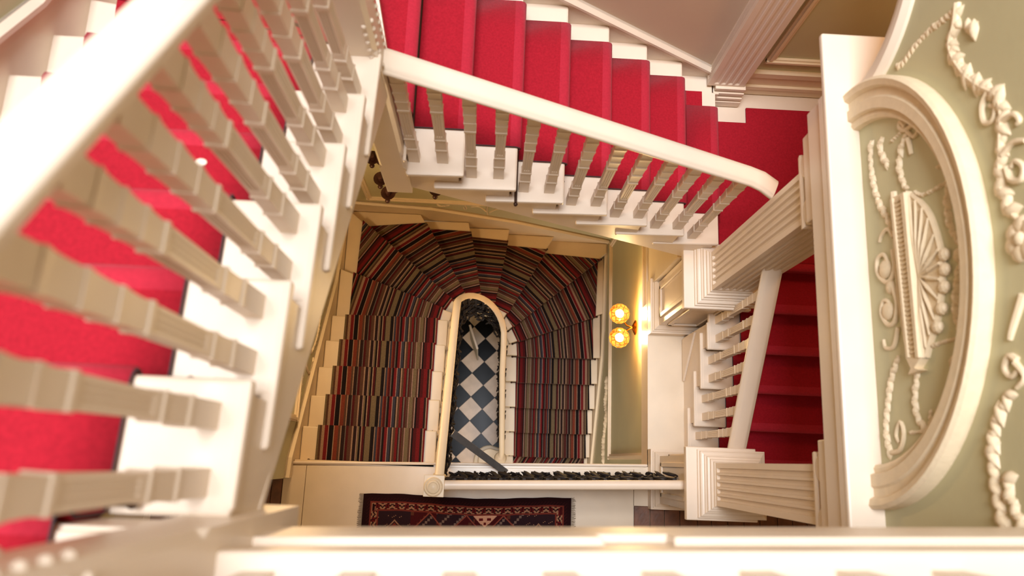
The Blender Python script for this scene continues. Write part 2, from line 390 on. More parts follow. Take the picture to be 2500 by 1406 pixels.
# --- near landing balustrade (bottom of the picture)
fy = lambda x: -.147+.034*(x+.107)
bz = thing('balustrade', 'white balustrade of the top landing, only its baluster feet at the bottom edge', 'balustrade', (.3, -.2, Z(1.3)))
sweep([(-.45, fy(-.45)-.06, Z(.42)), (1.4, fy(1.4)-.06, Z(.42))], RAILP).build('handrail', WHITE, bz, smooth=50)
for j in range(10):
    x = -.345+.1605*j
    inst('baluster', baluster_mesh(.86), (x, fy(x)-.050, Z(1.30)), bz, .034)

# --- big fluted columns on pedestals
def column(cy, label, base_d):
    cx = 1.405
    t = thing('column', label, 'column', (cx, cy, Z(base_d)), 'fluted columns on pedestals')
    # pedestal
    MB().stack([(0, Z(base_d)), (0, Z(base_d)+.10), (-.012, Z(base_d)+.105), (-.012, Z(base_d)+.12), (-.02, Z(base_d)+.125), (-.022, Z(base_d)+.14), (-.03, Z(base_d)+.148), (-.045, Z(base_d)+.165)], cx, cy, .205, .205).build('pedestal_base', WHITE, t)
    zt = Z(4.535)
    MB().box(cx-.158, cx+.158, cy-.158, cy+.158, Z(base_d)+.16, zt-.0).build('pedestal', WHITE, t)
    z0, z1 = Z(base_d)+.24, zt-.12
    for sx in (-1, 1):
        m = MB(); X = cx+sx*.158
        for a, b, c, e in ((-.115, .115, z0, z0+.03), (-.115, .115, z1-.03, z1), (-.115, -.085, z0, z1), (.085, .115, z0, z1)):
            m.box(min(X, X+sx*.014), max(X, X+sx*.014), cy+a, cy+b, c, e)
        m.build('panel_moulding', WHITE, t, bevel=.004)
    for sy in (-1, 1):
        m = MB(); Y = cy+sy*.158
        for a, b, c, e in ((-.115, .115, z0, z0+.03), (-.115, .115, z1-.03, z1), (-.115, -.085, z0, z1), (.085, .115, z0, z1)):
            m.box(cx+a, cx+b, min(Y, Y+sy*.014), max(Y, Y+sy*.014), c, e)
        m.build('panel_moulding', WHITE, t, bevel=.004)
    MB().stack([(-.04, zt-.06), (-.02, zt-.035), (-.01, zt-.03), (-.01, zt-.02), (0, zt-.018), (0, zt+.025), (-.003, zt+.032)], cx, cy, .207, .207).build('pedestal_cap', WHITE, t, bevel=.004)
    # column base mouldings, shaft, capital (shaft sits to the east side of the cap)
    sx, sy = 1.458, cy+.0
    b0 = zt+.032
    MB().stack([(.075, b0), (.075, b0+.02), (.066, b0+.024), (.064, b0+.04), (.055, b0+.044), (.046, b0+.046), (.046, b0+.058), (.036, b0+.064), (.034, b0+.076), (.022, b0+.08), (.02, b0+.094), (.008, b0+.1), (.006, b0+.112), (0, b0+.118)], sx, sy, .122, .117).build('base_moulding', WHITE, t)
    fluted(sx, sy, .122, .117, b0+.117, Z(3.03), 5, .016, .022).build('shaft', WHITE, t)
    zc = Z(3.03)
    MB().stack([(.0, zc), (.03, zc+.008), (.034, zc+.03), (.03, zc+.045)], sx, sy, .122, .13).build('necking', WHITE, t, bevel=.003)
    MB().stack([(.0, zc+.045), (.012, zc+.05), (.012, zc+.095)], sx, sy, .122, .117).build('frieze_block', WHITE, t)
    m = MB()
    for yy in (-1, 1):
        m.lathe([(.012, -.0), (.055, .0), (.062, .012), (.062, .03), (.05, .04), (.012, .04)], (0, 0, 0), 20)
        for q in range(len(m.v)-120, len(m.v)):
            a, b, c = m.v[q]; m.v[q] = (sx-.115-c*1.0, sy+yy*.10+a, zc+.085+b)
    m.build('volute', WHITE, t, smooth=40)
    MB().stack([(.03, zc+.10), (.05, zc+.108), (.052, zc+.19), (.056, zc+.20)], sx, sy+.02, .122, .135).build('abacus', WHITE, t, bevel=.004)
    return t
column(1.16+.0, 'white fluted square column at the foot of the middle red flight', 5.55)
column(-.08, 'white fluted square column beside the rug landing, at the foot of the short flight', 5.55)

# beam over the columns + lunette wall
beam = struct(MB().box(1.268, 1.62, -1.0, 1.43, Z(2.83), Z(2.655)).build('trim_2', WHITE, bevel=.006))
MB().box(1.255, 1.62, -1.0, 1.43, Z(2.70), Z(2.655)).build('cornice', WHITE, beam, bevel=.008)
MB().prism([(1.252, -1.0), (1.62, -1.0), (1.62, 1.676), (1.252, 1.676)], Z(2.655), Z(2.625)).build('ledge', WHITE, beam, bevel=.008)
LX, LB = 1.375, 2.63
pts = [(-1.0, 0), (1.42, 0)]
for k in range(1, 13):
    a = math.pi/2*k/12; pts.append((1.42+.47*(1-math.cos(a)), .47*math.sin(a)))
pts += [(2.44, .47), (2.44, 2.4), (-1.0, 2.4)]
lw = struct(MB().extr([(LX, y, Z(LB)+h) for y, h in pts], (.2, 0, 0)).build('wall_upper_east', SAGE))
# arch moulding
m = MB(); secs = []
ap = [(1.42, 0)]+[(1.42+.47*(1-math.cos(math.pi/2*k/16)), .47*math.sin(math.pi/2*k/16)) for k in range(1, 17)]+[(2.44, .47)]
for k, (y, h) in enumerate(ap):
    q = ap[min(k+1, len(ap)-1)]; p = ap[max(k-1, 0)]; ty, th = q[0]-p[0], q[1]-p[1]; l = math.hypot(ty, th); ny, nh = th/l, -ty/l   # towards the opening
    secs.append([(LX+dx, y+ny*o, Z(LB)+h+nh*o) for dx, o in ((.02, .0), (.02, -.075), (-.012, -.075), (-.03, -.055), (-.03, -.03), (-.015, -.022), (-.015, .012), (.02, .012))])
m.loft(secs).build('arch_moulding', WHITE, lw, smooth=40)
# lunette frame (half-oval arch)
cyL, m, secs = .655, MB(), []
N = 40
for k in range(N+1):
    a = math.pi*k/N; ca, sa = math.cos(a), math.sin(a)
    sec = []
    for dx, t in ((0, 0), (-.022, .02), (-.03, .10), (-.026, .2), (-.042, .24), (-.042, .5), (-.034, .55), (-.034, .72), (-.05, .78), (-.055, .92), (-.045, 1), (0, 1)):
        ry = .615+.15*t; rz = .565+.115*t
        sec.append((LX+dx, cyL+ry*ca, Z(LB)+.001+rz*sa))
    secs.append(sec)
m.loft(secs).build('lunette_frame', PLASTER, lw, smooth=40)
# plaster relief
def leafchain(m, pts, toX, size=.016, step=.016, thick=.5, alt=.5):
    P = [Vector((a, b, 0)) for a, b in pts]; k = 0; acc = 0
    for a, b in zip(P[:-1], P[1:]):
        L = (b-a).length; t = (b-a)/max(L, 1e-6); s = step-acc
        while s < L:
            p = a+t*s; s += step; k += 1
            ang = math.atan2(t.y, t.x)+alt*(1 if k % 2 else -1); r = size*random.uniform(.75, 1.1)
            ring = []
            for u, wd, hh in ((-1, .05, .1), (-.4, .5, .9), (.2, .62, 1), (.7, .35, .7), (1.15, .05, .1)):
                q = []
                for ss, hz in ((-1, .0), (-.55, .75), (0, 1), (.55, .75), (1, 0)):
                    lx, ly = u*r, ss*wd*r
                    q.append(toX(p.x+lx*math.cos(ang)-ly*math.sin(ang), p.y+lx*math.sin(ang)+ly*math.cos(ang), hz*hh*r*thick))
                ring.append(q)
            m.loft(ring)
        acc = (acc+L) % step
def smoothpts(pts, n=4):
    out = []
    for i in range(len(pts)-1):
        p0 = pts[max(i-1, 0)]; p1 = pts[i]; p2 = pts[i+1]; p3 = pts[min(i+2, len(pts)-1)]
        for k in range(n):
            t = k/n
            out.append(tuple(.5*((2*p1[q])+(-p0[q]+p2[q])*t+(2*p0[q]-5*p1[q]+4*p2[q]-p3[q])*t*t+(-p0[q]+3*p1[q]-3*p2[q]+p3[q])*t**3) for q in (0, 1)))
    out.append(pts[-1]); return out
def stem(m, pts, toX, r=.009, n=6, taper=.5):
    pts = smoothpts(pts); K = len(pts)
    m.tube([toX(a, b, r*.35) for a, b in pts], [r*(1-taper*k/(K-1)) for k in range(K)], n)
tl = lambda y, h, e: (LX-e, y, Z(LB)+h)
m = MB()
# fan-shaped urn
m.extr([tl(.92, .236, .0), tl(.37, .262, 0), tl(.362, .325, 0), tl(.915, .318, 0)], (-.022, 0, 0))
m.extr([tl(.905, .305, 0), tl(.365, .318, 0), tl(.363, .334, 0), tl(.907, .325, 0)], (-.034, 0, 0))
m.extr([tl(.915, .234, 0), tl(.372, .258, 0), tl(.372, .27, 0), tl(.915, .247, 0)], (-.03, 0, 0))
for k in range(34):
    y = .90-.0155*k; h = .258+.00074*(k*.7); m.extr([tl(y, h, .02), tl(y-.007, h, .02), tl(y-.007, h+.04, .02), tl(y, h+.04, .02)], (-.007, 0, 0))
m.build('urn_band', PLASTER, lw)
m = MB()
arc = smoothpts([(.898, .325), (.85, .375), (.79, .418), (.70, .448), (.635, .453), (.56, .44), (.47, .405), (.41, .36), (.367, .333)], 3)
m.extr([tl(y, h, 0) for y, h in arc], (-.012, 0, 0))
for k in range(0, len(arc), 2):
    y, h = arc[k]; m.tube([tl(.62, .34, .014), tl((.62+y)/2, (.34+h)/2, .018), tl(y, h, .016)], [.003, .007, .004], 6)
stem(m, arc, tl, .012, 6, 0)
for k in range(1, len(arc)-1, 2):
    y, h = arc[k]
    if .42 < y < .68: m.ball(tl(y, h+.02, .01), .022, 8, 5, (.7, 1, 1))
m.build('urn_fan', PLASTER, lw)
m = MB()
for pth in ([(1.192, .093), (1.126, .078), (1.044, .085), (.957, .108), (.881, .155), (.826, .188)], [(1.175, .166), (1.136, .147), (1.088, .169), (1.049, .191)],
            [(1.124, .325), (1.097, .291), (1.062, .27), (1.021, .26), (.965, .272), (.929, .293)], [(.875, .529), (.832, .502), (.781, .499), (.727, .507), (.681, .535), (.643, .558)],
            [(.618, .535), (.551, .505), (.48, .491), (.429, .503), (.402, .526)], [(.331, .273), (.287, .255), (.236, .243), (.184, .25), (.15, .288), (.141, .316)],
            [(.391, .167), (.353, .136), (.315, .109), (.248, .082), (.167, .057), (.105, .062), (.071, .076)], [(.388, .5), (.348, .485), (.335, .443)], [(.868, .528), (.824, .542), (.781, .556)]):
    q = smoothpts(pth, 3); leafchain(m, q, tl, .022, .018, .6, .65); stem(m, pth, tl, .006)
for pth in ([(.916, .328), (.882, .371), (.875, .438), (.874, .502), (.875, .529)], [(.393, .339), (.399, .401), (.4, .463), (.4, .522)], [(1.13, .216), (1.136, .27), (1.14, .322)],
            [(.143, .316), (.166, .366), (.184, .365)], [(.15, .31), (.205, .325)], [(.139, .194), (.141, .316)], [(.131, .301), (.095, .258)], [(.936, .458), (.935, .492), (.899, .517), (.875, .529)]):
    q = smoothpts(pth, 3); leafchain(m, q, tl, .013, .016, .9, .1)
m.build('plaster_garland', PLASTER, lw)
m = MB()
for pth, r in (([(1.14, .322), (1.17, .296), (1.156, .286), (1.131, .321), (1.128, .37), (1.1, .39), (1.089, .36), (1.124, .325)], .011), ([(1.096, .329), (1.072, .333), (1.036, .338)], .011),
               ([(.753, .186), (.681, .186), (.65, .137), (.693, .079), (.745, .08), (.753, .123), (.713, .145), (.69, .123)], .010), ([(.628, .168), (.568, .186), (.509, .163), (.507, .117), (.553, .082), (.592, .102), (.578, .135), (.544, .125)], .010),
               ([(.794, .197), (.834, .162), (.824, .119), (.804, .102)], .009), ([(.485, .18), (.428, .146), (.429, .093), (.459, .083)], .009), ([(.948, .218), (.818, .213), (.705, .205), (.591, .207), (.479, .217), (.395, .23)], .012),
               ([(.078, .077), (.087, .137), (.136, .166), (.176, .15), (.137, .119), (.11, .133)], .009), ([(.707, .572), (.687, .555), (.639, .563), (.609, .572), (.583, .553)], .012)):
    stem(m, pth, tl, r, 7, .35)
m.ball(tl(.70, .125, 0), .036, 10, 6, (.5, 1, 1)); m.ball(tl(.553, .123, 0), .034, 10, 6, (.5, 1, 1)); m.ball(tl(.63, .15, 0), .026, 8, 6, (.6, 1, 1)); m.ball(tl(.64, .53, 0), .024, 8, 6, (.6, 1, 1))
m.extr([tl(.372, .258, 0), tl(.36, .335, 0), tl(.335, .30, 0), tl(.325, .325, 0), tl(.318, .262, 0), tl(.335, .28, 0)], (-.03, 0, 0))
m.build('plaster_scroll', PLASTER, lw, smooth=50)
m = MB()
for pth, r in (([(1.395, .642), (1.338, .623), (1.288, .591), (1.225, .606), (1.145, .653), (1.083, .709), (1.031, .763), (.971, .774), (.916, .762), (.839, .747), (.795, .738), (.733, .75), (.684, .774), (.653, .801)], .012),
               ([(1.059, .732), (1.031, .701), (.98, .702), (.97, .736), (1.001, .75), (1.017, .729)], .010), ([(.95, .767), (.95, .816), (.924, .836), (.917, .824)], .010), ([(.857, .761), (.874, .804), (.86, .849)], .011),
               ([(.818, .771), (.779, .781), (.765, .818), (.794, .831), (.822, .804), (.811, .786)], .011), ([(.304, .73), (.319, .701), (.289, .68), (.265, .7), (.278, .726)], .011), ([(.467, .779), (.391, .728), (.361, .711)], .012),
               ([(.30, .72), (.26, .75), (.235, .715)], .010)):
    stem(m, pth, tl, r, 7, .4)
for pth, sz in (([(1.382, .64), (1.387, .567), (1.397, .48), (1.389, .395), (1.373, .329), (1.379, .291)], .018), ([(1.315, .66), (1.27, .701)], .03), ([(1.30, .60), (1.225, .606), (1.145, .653), (1.083, .709)], .026),
                ([(.233, .703), (.194, .657), (.143, .616), (.078, .594), (.014, .588), (-.049, .594), (-.111, .609), (-.2, .63), (-.3, .66)], .034), ([(.026, .662), (-.016, .64), (-.067, .656), (-.115, .678), (-.2, .7)], .034)):
    leafchain(m, smoothpts(pth, 3), tl, sz, sz*.62, .5, .8)
leafchain(m, smoothpts([(1.395, .642), (1.338, .623), (1.288, .591), (1.225, .606), (1.145, .653), (1.083, .709), (1.031, .763), (.971, .774), (.916, .762), (.839, .747), (.795, .738), (.733, .75), (.684, .774)], 3), tl, .034, .03, .45, 1.0)
for k in range(7):
    a = 2*math.pi*k/7; m.ball(tl(.61+.035*math.cos(a), .80+.035*math.sin(a), .004), .03, 8, 5, (.5, 1, 1))
m.ball(tl(.61, .80, .01), .022, 8, 5, (.8, 1, 1))
m.build('plaster_vine', PLASTER, lw, smooth=50)
# lower wall relief
m = MB(); tn = lambda x, d, e: (x, NY-e, Z(d))
for pth in ([(-.507, 6.643), (-.476, 6.69), (-.434, 6.684), (-.386, 6.65)], [(.404, 6.823), (.487, 6.88), (.561, 6.925), (.666, 6.922), (.773, 6.862)]):
    leafchain(m, smoothpts(pth, 3), tn, .02, .02, .7, .4)
for pth in ([(-.247, 6.629), (-.232, 6.719), (-.249, 6.748), (-.261, 6.697)], [(-.035, 6.865), (-.045, 6.756), (-.038, 6.6)], [(-.053, 6.785), (-.113, 6.661), (-.189, 6.672)], [(-.053, 6.771), (-.146, 6.61), (-.246, 6.60)],
            [(-.019, 6.807), (.048, 6.702), (.14, 6.661), (.241, 6.658), (.265, 6.721), (.239, 6.794), (.203, 6.758), (.227, 6.714)], [(.404, 6.823), (.336, 6.834), (.301, 6.743), (.333, 6.644), (.387, 6.689), (.382, 6.744)],
            [(.382, 6.744), (.46, 6.759), (.554, 6.758), (.492, 6.837)], [(.871, 6.947), (.888, 7.108)], [(.856, 7.038), (.901, 7.001)]):
    stem(m, pth, tn, .008, 6, .3)
m.build('plaster_relief', PLASTER, wn, smooth=50)
m = MB(); tw = lambda y, d, e: (WX+e, y, Z(d))
for pth in ([(1.373, 6.123), (1.274, 6.049), (1.185, 6.012), (1.077, 6.038), (.944, 6.008), (.839, 5.944), (.754, 5.839)], [(.557, 5.627), (.471, 5.633), (.356, 5.621), (.271, 5.626)]):
    leafchain(m, smoothpts(pth, 3), tw, .016, .016, .8, .4); stem(m, pth, tw, .006)
for pth in ([(.754, 5.839), (.8, 5.683), (.735, 5.646), (.651, 5.682), (.596, 5.841), (.665, 5.914), (.727, 5.922)], [(.924, 5.798), (.862, 5.791)]): stem(m, pth, tw, .012, 6, .3)
for dy, dd in ((0, 0), (.04, .03), (-.04, .02), (.02, -.04)): m.ball(tw(1.185+dy, 6.01+dd, .004), .02, 7, 5)
m.build('plaster_relief', PLASTER, ww, smooth=50)
m = MB(); te = lambda y, d, e: (EX-e, y, Z(d))
leafchain(m, smoothpts([(.88, 7.587), (.724, 7.60), (.595, 7.66), (.483, 7.60), (.355, 7.677), (.238, 7.74), (.133, 7.745), (.041, 7.739)], 3), te, .04, .03, .7, .5)
m.build('plaster_relief', PLASTER, we, smooth=50)

# ------------------------------------------------------------------ top landing edge (bottom of the picture)
tl_ = struct(MB().prism([(-.45, fy(-.45)), (1.6, fy(1.6)), (1.6, -1.8), (-1.48, -1.8), (-1.48, -.125), (-.45, -.125-.01)], Z(1.34), Z(1.30)).build('floor', WHITE, bevel=.008))
MB().prism([(-.45, fy(-.45)-.012), (1.6, fy(1.6)-.012), (1.6, fy(1.6)-.06), (-.45, fy(-.45)-.06)], Z(1.74), Z(1.34)).build('fascia', WHITE, tl_)
MB().prism([(-.45, fy(-.45)+.004), (1.6, fy(1.6)+.004), (1.6, fy(1.6)-.03), (-.45, fy(-.45)-.03)], Z(1.72), Z(1.56)).build('fascia_board', WHITE, tl_, bevel=.006)
for a, b in ((-.425, .234), (.374, 1.30)):
    MB().prism([(a, fy(a)+.004), (b, fy(b)+.004), (b+.012, fy(b)-.014), (a-.0, fy(a)-.014)], Z(1.56), Z(1.495)).build('fascia_panel', WHITE, tl_, bevel=.004)
MB().prism([(-.445, fy(-.445)-.002), (1.6, fy(1.6)-.002), (1.6, fy(1.6)-.03), (-.445, fy(-.445)-.03)], Z(1.385), Z(1.34)).build('fascia_moulding', WHITE, tl_, bevel=.01)

# newel posts of the upper flight
def newel(cx, cy, dtop, dbot, label, chamf, hw=.062):
    t = thing('newel_post', label, 'newel post', (cx, cy, Z(dbot)))
    secs = []
    def ns(d, c, o=0):
        h = hw+o; secs.append([(cx+a, cy+b, Z(d)) for a, b in ((-h+c, -h), (h-c, -h), (h, -h+c), (h, h-c), (h-c, h), (-h+c, h), (-h, h-c), (-h, -h+c))])
    ns(dbot, .001, -.03); ns(dbot-.03, .001, -.012); ns(dbot-.05, .001)
    for d0, d1 in chamf:
        ns(d0, .001); ns(d0-.022, .014); ns(d1+.022, .014); ns(d1, .001)
    ns(dtop, .001)
    MB().loft(secs).build('post', WHITE, t)
    zm = Z(dbot)+(Z(dtop)-Z(dbot))*.44
    for s in (-1, 1):
        m = MB()
        for k in range(7):
            for q in range(2): m.ball((cx+s*hw, cy-.04+.08*q, zm+.34+k*.045), .009, 8, 5)
            for q in range(2): m.ball((cx-.04+.08*q, cy+s*hw, zm+.34+k*.045), .009, 8, 5)
        m.build('bead_moulding', WHITE, t, smooth=60)['kind'] = 'stuff'
    MB().lathe([(.012, -.03), (.034, -.02), (.036, 0), (.025, .03)], (cx, cy, Z(dbot)), 16).build('drop', WHITE, t, smooth=50)
    return t
newel(-.463, 1.357, 1.55, 3.69, 'white corner newel post with pendant drop between upper and middle flights', [(3.32, 2.5), (2.32, 1.7)])
newel(-.475, -.18, .35, 1.90, 'white newel post at the head of the upper flight, bottom left corner', [(1.25, .5)])

# ------------------------------------------------------------------ red staircases
def riser_tread_L():
    st = thing('staircase', 'white upper staircase under red carpet at left, nearest the eye', 'staircase', (-.95, .7, Z(2.6)))
    for k in range(0, 6):
        yn = yL(k); yb = yL(k-1)-.02; z = Z(dL(k))
        MB().prism([(UWX, yb), (xLe(yb), yb), (xLe(yn), yn), (UWX, yn)], z-.034, z).build('tread', WHITE, st, bevel=.010)
        e0 = max(yb-.11, -.11)
        MB().prism([(xLe(e0)-.03, e0), (xLe(e0)+.004, e0), (xLe(yn)+.004, yn), (xLe(yn)-.03, yn)], z-.034, z-.001).build('tread_return', WHITE, st, bevel=.008)
        MB().prism([(UWX, yn-.045), (xLe(yn)-.02, yn-.045), (xLe(yn)-.02, yn-.025), (UWX, yn-.025)], Z(dL(k+1)), z-.03).build('riser', WHITE, st)
    MB().prism([(UWX, yL(-1)-.045), (xLe(0)-.02, yL(-1)-.045), (xLe(0)-.02, yL(-1)-.025), (UWX, yL(-1)-.025)], Z(1.47), Z(1.31)).build('riser', WHITE, st)
    # cut string
    pts = [(yL(-1)-.03, 1.34)]
    for k in range(0, 6): pts += [(yL(k-1)-.03, dL(k)+.03), (yL(k)-.03, dL(k)+.03)]
    pts += [(1.31, dL(6)), (1.31, dL(5)+.30), (yL(-1)-.03, 1.72)]
    MB().extr([(xLe(y)-.035, y, Z(d)) for y, d in pts], (.025, 0, 0)).build('string', WHITE, st)
    MB().extr([(UWX, -.12, Z(1.72)), (UWX, 1.3, Z(2.65)), (UWX, 1.3, Z(2.62)), (UWX, -.12, Z(1.69))], (1.02, 0, 0)).build('soffit', WHITE, st)
    NP = Vector((-.47, 1.36))
    wind = [(6, [(-.44, 1.30), (UWX, 1.29), (UWX, 1.56), (-.5, 1.42)]), (7, [(-.47, 1.36), (UWX, 1.54), (UWX, 1.97), (-.5, 1.44)]),
            (8, [(-.46, 1.38), (UWX, 1.95), (UWX, UNY), (-1.12, UNY), (-.46, 1.44)])]
    for k, poly in wind: MB().prism(poly, Z(dL(k))-.034, Z(dL(k))).build('winder_tread', WHITE, st, bevel=.01)
    for k, a, b in ((6, (UWX, 1.54), (-.5, 1.40)), (7, (UWX, 1.94), (-.5, 1.42)), (8, (-1.14, UNY), (-.47, 1.42))):
        d = Vector((b[0]-a[0], b[1]-a[1])).normalized(); n = Vector((-d.y, d.x))*.012
        MB().prism([(a[0]+n.x, a[1]+n.y), (b[0]+n.x, b[1]+n.y), (b[0]-n.x, b[1]-n.y), (a[0]-n.x, a[1]-n.y)], Z(dL(k+1)), Z(dL(k))-.03).build('riser', WHITE, st)
    return st
riser_tread_L()
def flight_A():
    st = thing('staircase', 'white middle staircase under red carpet descending to the right', 'staircase', (.45, 1.9, Z(4.6)))
    ys = lambda x: 1.288+.0235*(x+.16)
    MB().prism([(-.45, 1.42), (-1.14, UNY), (-.66, UNY), (-.44, 1.42)], Z(3.0)-.034, Z(3.0)).build('winder_tread', WHITE, st, bevel=.01)
    MB().prism([(-.665, UNY), (-.645, UNY), (-.42, 1.42), (-.44, 1.42)], Z(3.17), Z(3.0)-.03).build('riser', WHITE, st)
    for i in range(-2, 6):
        xn = xA(i); xb = xA(i-1)-.02 if i > -2 else -.66; z = Z(dA(i))
        if i == -2: poly = [(-.40, 1.30), (xn, ys(xn)), (xn, UNY), (-.68, UNY), (-.44, 1.42)]
        elif i == 5: poly = [(xb, ys(xb)), (xn, ys(xn)), (xn, 2.31), (1.40, 2.31), (1.40, 2.318), (1.355, 2.318), (1.355, UNY), (xb, UNY)]
        else: poly = [(xb, ys(xb)), (xn, ys(xn)), (xn, UNY), (xb, UNY)]
        MB().prism(poly, z-.034, z).build('tread', WHITE, st, bevel=.010)
        x0 = max(xA(i-1)-.15, -.405)
        MB().prism([(x0, ys(x0)-.004), (xn, ys(xn)-.004), (xn, ys(xn)+.04), (x0, ys(x0)+.04)], z-.034, z-.001).build('tread_return', WHITE, st, bevel=.008)
        MB().prism([(xn-.05, ys(xn)+.03), (xn-.03, ys(xn)+.03), (xn-.03, 2.31 if i == 5 else UNY), (xn-.05, 2.31 if i == 5 else UNY)], Z(dA(i+1)), z-.03).build('riser', WHITE, st)
    pts = [(-.40, dA(-1)+.03)]
    for i in range(-1, 6): pts += [(xA(i)-.03, dA(i)+.03), (xA(i)-.03, dA(i+1)+.03)]
    pts += [(1.345, 4.72), (-.40, 3.62)]
    MB().extr([(x, 1.318, Z(d)) for x, d in pts], (0, .025, 0)).build('string', WHITE, st)
    MB().extr([(-.40, 1.343, Z(3.62)), (1.345, 1.343, Z(4.72)), (1.345, 1.343, Z(4.70)), (-.40, 1.343, Z(3.60))], (0, 1.09, 0)).build('soffit', CREAM, st)
    # stair rod eyes on the tread ends
    return st
flight_A()
def flight_D():
    st = thing('staircase', 'white short staircase under dark red carpet between the columns', 'staircase', (1.75, .5, Z(5.55)))
    W = 1.446
    for k in range(1, 6):
        yn = yD(k); yb = yD(k-1)+.02; z = Z(dD(k)); ylim = max(yn, .135)
        MB().prism([(W+.01 if k > 1 else 1.62, yn), (2.62, yn), (2.62, yb), (W+.01 if k > 1 else 1.62, yb)] if k < 5 else [(1.62, yn), (2.62, yn), (2.62, yb), (W+.01, yb), (W+.01, .135), (1.62, .135)], z-.034, z).build('tread', WHITE, st, bevel=.010)
        if k > 1:
            y1 = min(yb+.12, .945)
            MB().box(W, W+.045, ylim, y1, z-.034, z-.001).build('tread_return', WHITE, st, bevel=.008)
        MB().box(1.49 if 1 < k < 5 else 1.62, 2.62, yn+.03, yn+.05, Z(dD(k+1)), z-.03).build('riser', WHITE, st)
    MB().box(1.62, 2.62, yD(0)+.03, yD(0)+.05, Z(dD(1)), Z(4.545)).build('riser', WHITE, st)
    pts = [(.945, dD(1)+.1), (.945, dD(2)+.03)]
    for k in range(2, 6):
        y = max(yD(k)+.03, .135); pts += [(y, dD(k)+.03)]+([(y, dD(k+1)+.03)] if k < 5 else [])
    pts += [(.135, 5.55), (.945, 5.55)]
    MB().extr([(W+.02, y, Z(d)) for y, d in pts[1:]], (.025, 0, 0)).build('string', WHITE, st)
    MB().extr([(W+.004, .62, Z(5.52)), (W+.004, .93, Z(5.52)), (W+.004, .93, Z(5.2))], (.016, 0, 0)).build('string_panel', WHITE, st, bevel=.003)
    return st
flight_D()

# --- red carpets
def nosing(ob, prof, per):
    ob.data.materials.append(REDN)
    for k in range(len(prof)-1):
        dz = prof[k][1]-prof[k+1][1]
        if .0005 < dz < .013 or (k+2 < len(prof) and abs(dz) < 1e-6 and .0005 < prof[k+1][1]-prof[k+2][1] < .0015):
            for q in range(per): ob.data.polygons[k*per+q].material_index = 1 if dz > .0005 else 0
def runner(label, prof, a, b, axis, bind=True, loc=None, group=None):
    """prof: list of (s, z); axis 'x': s along X, a/b lateral functions of s giving Y"""
    t = thing('stair_carpet', label, 'stair carpet', loc)
    P = (lambda s, l, z: (s, l, z)) if axis == 'x' else (lambda s, l, z: (l, s, z))
    n = 5; vs = []; fs = []
    for s, z in prof:
        for q in range(n): vs.append(P(s, a(s)+(b(s)-a(s))*q/(n-1), z))
    for k in range(len(prof)-1):
        for q in range(n-1): fs.append([k*n+q, k*n+q+1, (k+1)*n+q+1, (k+1)*n+q])
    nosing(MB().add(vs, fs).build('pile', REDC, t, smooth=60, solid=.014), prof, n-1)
    for f in (a, b):
        MB().tube([P(s, f(s), z) for s, z in prof], .004, 6).build('binding', BIND, t)
    return t
def stepprof(nos, first_back, last_s, sgn):
    """nos: list of (s, z, z_next); sgn +1 if descending towards +s"""
    out = []; back = first_back
    for s, z, zn in nos:
        out += [(back, z+.012)]
        out += [(s-sgn*.04, z+.012), (s-sgn*.012, z+.011), (s+sgn*.004, z+.003), (s+sgn*.010, z-.010), (s+sgn*.006, z-.026), (s-sgn*.008, z-.040), (s-sgn*.016, z-.055)]
        out += [(s-sgn*.018, zn+.03)]
        back = s-sgn*.012
    out += [(back, nos[-1][2]+.012), (last_s, nos[-1][2]+.012)]
    return out
a_ = lambda s: 1.512; b_ = lambda s: 2.313
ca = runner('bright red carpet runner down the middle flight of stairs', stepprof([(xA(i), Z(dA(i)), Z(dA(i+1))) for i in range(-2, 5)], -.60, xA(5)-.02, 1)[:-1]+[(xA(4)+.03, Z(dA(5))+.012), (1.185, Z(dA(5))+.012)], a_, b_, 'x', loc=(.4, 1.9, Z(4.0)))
# last tread with notch around the pilaster, riser, and landing carpet
pf = stepprof([(xA(5), Z(dA(5)), Z(4.545))], 1.18, 1.44, 1)
vs = []; fs = []; cols = [1.512, 1.9, 2.215]
for s, z in pf:
    for q in cols: vs.append((s, q, z))
for k in range(len(pf)-1):
    for q in range(2): fs.append([k*3+q, k*3+q+1, k*3+q+4, k*3+q+3])
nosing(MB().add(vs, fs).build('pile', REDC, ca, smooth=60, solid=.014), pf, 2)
MB().prism([(1.17, 2.21), (1.285, 2.21), (1.285, 2.313), (1.17, 2.313)], Z(dA(5))+.006, Z(dA(5))+.018).build('pile', REDC, ca)
MB().prism([(1.43, 1.36), (1.625, 1.36), (1.625, 1.262), (2.56, 1.262), (2.56, 2.314), (1.628, 2.314), (1.628, 2.207), (1.43, 2.207)], Z(4.545), Z(4.527)).build('landing_carpet', REDC, ca, bevel=.006)
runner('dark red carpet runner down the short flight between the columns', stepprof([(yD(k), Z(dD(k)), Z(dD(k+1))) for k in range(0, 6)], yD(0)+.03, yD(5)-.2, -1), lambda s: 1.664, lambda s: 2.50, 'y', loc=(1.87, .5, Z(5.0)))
cl = runner('bright red carpet runner down the upper flight, nearest the eye', stepprof([(yL(k), Z(dL(k)), Z(dL(k+1))) for k in range(-1, 6)], -.8, 1.36, 1), lambda s: -1.372+.012*s, lambda s: -.664+.041*(s-.1), 'y', loc=(-1.0, .6, Z(2.0)))
